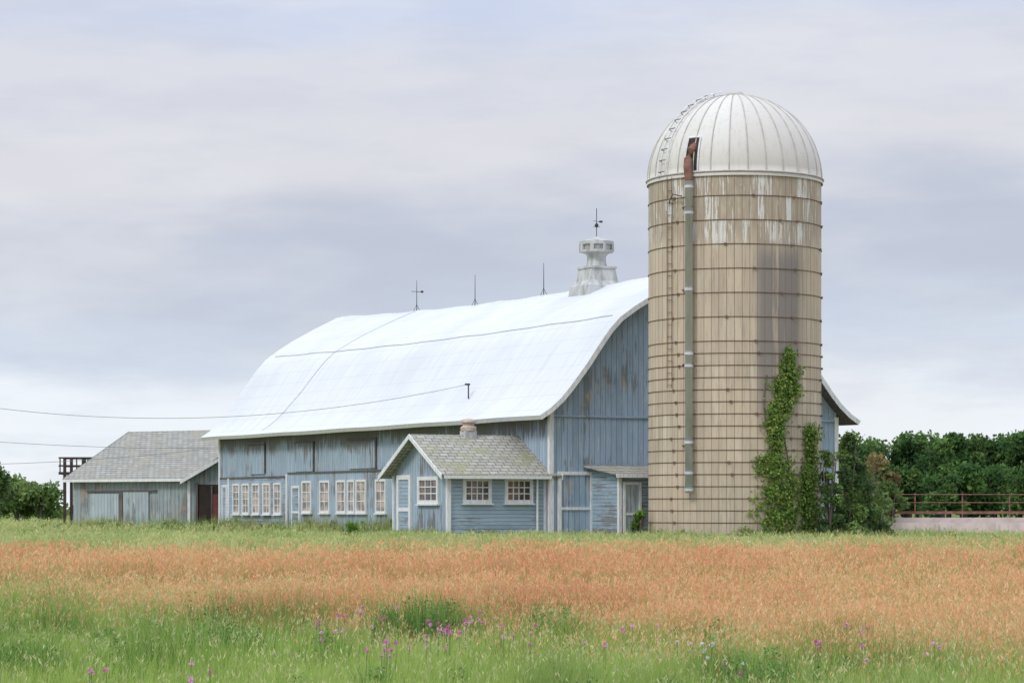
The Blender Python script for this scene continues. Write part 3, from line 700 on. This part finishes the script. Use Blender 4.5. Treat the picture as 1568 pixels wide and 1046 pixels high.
# ================= FENCE, BUNK, WIRES =================
fe=empty('barnyard_fence',(12.5,116,0)); b=B()
for x in np.arange(1.2,26,2.1): b.tube([(x,0,0),(x,0,1.92)],.03,6)
for z in (1.86,1.5): b.tube([(1.2,-.06,z),(26,-.06,z)],.022,6)
b.make('rails_and_posts',M_rust,fe)
bu=empty('feed_bunk',(12.5,113,0)); b=B(); b.box(3.2,26,0,.16,0,.62); b.box(3.2,26,.9,1.06,0,.84); b.box(3.2,26,.17,.89,0,.3)
for x in np.arange(3.2,26,2.6): b.box(x,x+.14,-.06,-.003,0,.6)
b.make('walls',M_conc,bu)
b=B(); b.box(3.2,26,1.07,1.13,1.0,1.12); b.make('rusty_rail_board',M_rust,bu)
pole=empty('utility_pole',(-24.5,100,0)); b=B(); b.tube([(0,0,0),(0,0,8.2)],[.15,.1],10); b.box(-.06,.06,-1,1,7.2,7.32); b.make('pole',M_wood,pole)
def w2(l): 
    c,s=math.cos(TH),math.sin(TH); return Vector((C[0]+l[0]*c-l[1]*s,C[1]+l[0]*s+l[1]*c,l[2]))
top=w2((p0[0],p0[1],p0[2]+.54))
def wire(b,a,c,sg): 
    a=Vector(a);c=Vector(c); b.tube([a.lerp(c,t)-Vector((0,0,sg*4*t*(1-t))) for t in np.linspace(0,1,30)],.009,4)
b=B(); wire(b,(-24.5,99.5,5.9),top,1.25); wire(b,(-24.5,99.8,2.9),(-13.9,121.8,4.05),.25); wire(b,(-24.5,100.2,4.2),(-13.9,119.5,4.0),.2)
b.make('overhead_wires',M_cable)

# ================= WORLD, SUN, CAMERA =================
S=Vector((-.55,-.6,.8)).normalized()
w=bpy.data.worlds.new('World'); sc.world=w; w.use_nodes=True; w.node_tree.nodes.clear(); t=NT(w.node_tree)
sky=t.new('ShaderNodeTexSky',sky_type='NISHITA',sun_disc=False); sky.sun_elevation=math.asin(S.z); sky.sun_rotation=math.atan2(S.x,S.y)
d=t.new('ShaderNodeTexCoord').outputs['Generated']; x,y,z=t.sep(d)
n1=t.noise(t.mapping(d,(3.4,3.4,20),(.3,0,.2)),1,4,.5); n2=t.noise(t.mapping(d,(9,9,45)),1,6,.6); n3=t.noise(t.mapping(d,(5,5,16)),1,5)
n4=t.noise(t.mapping(d,(14,14,60)),1,6,.6)
zz=t.math('ADD',z,t.math('MULTIPLY',t.math('SUBTRACT',n1,.5),.09))
zz=t.math('ADD',zz,t.math('MULTIPLY',t.math('SUBTRACT',n2,.5),.04))
cr=t.new('ShaderNodeValToRGB'); t.l.new(t.math('MULTIPLY',zz,4,clamp=True),cr.inputs[0])
st=[(0,(.88,.93,.97)),(.14,(.84,.89,.95)),(.25,(.60,.67,.79)),(.41,(.51,.55,.655)),(.54,(.70,.70,.75)),(.66,(.69,.705,.77)),(.8,(.58,.65,.83)),(1,(.62,.69,.85))]
els=cr.color_ramp.elements; els[0].position=0; els[0].color=(*st[0][1],1); els[1].position=1; els[1].color=(*st[-1][1],1)
for p,c in st[1:-1]: e_=els.new(p); e_.color=(*c,1)
cr.color_ramp.interpolation='EASE'
cl=t.mix(t.rng(n3,.42,.66,0,.5),cr.outputs[0],(.80,.81,.845))
cl=t.mix(t.rng(n4,.42,.7,0,.3),cl,(.53,.57,.69))
mul=t.math('MULTIPLY',t.rng(z,.2,.9,1,1.9),10.)
cl2=t.mix(1.,cl,t.comb(mul,mul,mul),'MULTIPLY')
fin=t.mix(.96,sky.outputs[0],cl2)
bg=t.new('ShaderNodeBackground'); bg.inputs[1].default_value=.105; t.l.new(fin,bg.inputs[0]); o=t.new('ShaderNodeOutputWorld'); t.l.new(bg.outputs[0],o.inputs[0])
sl=bpy.data.lights.new('sun','SUN'); sl.energy=1.4; sl.angle=math.radians(14); sl.color=(1,.96,.9)
so=link(bpy.data.objects.new('sun',sl)); so.rotation_euler=(-S).to_track_quat('-Z','Y').to_euler(); so.location=(-30,-30,50)
cam=bpy.data.cameras.new('camera'); co=link(bpy.data.objects.new('camera',cam)); co.location=(0,0,EYE); co.rotation_euler=(math.pi/2,0,0)
cam.sensor_width=36; cam.lens=36*4000/1568; cam.shift_y=255/1568; cam.clip_end=6000; cam.clip_start=.5
sc.camera=co
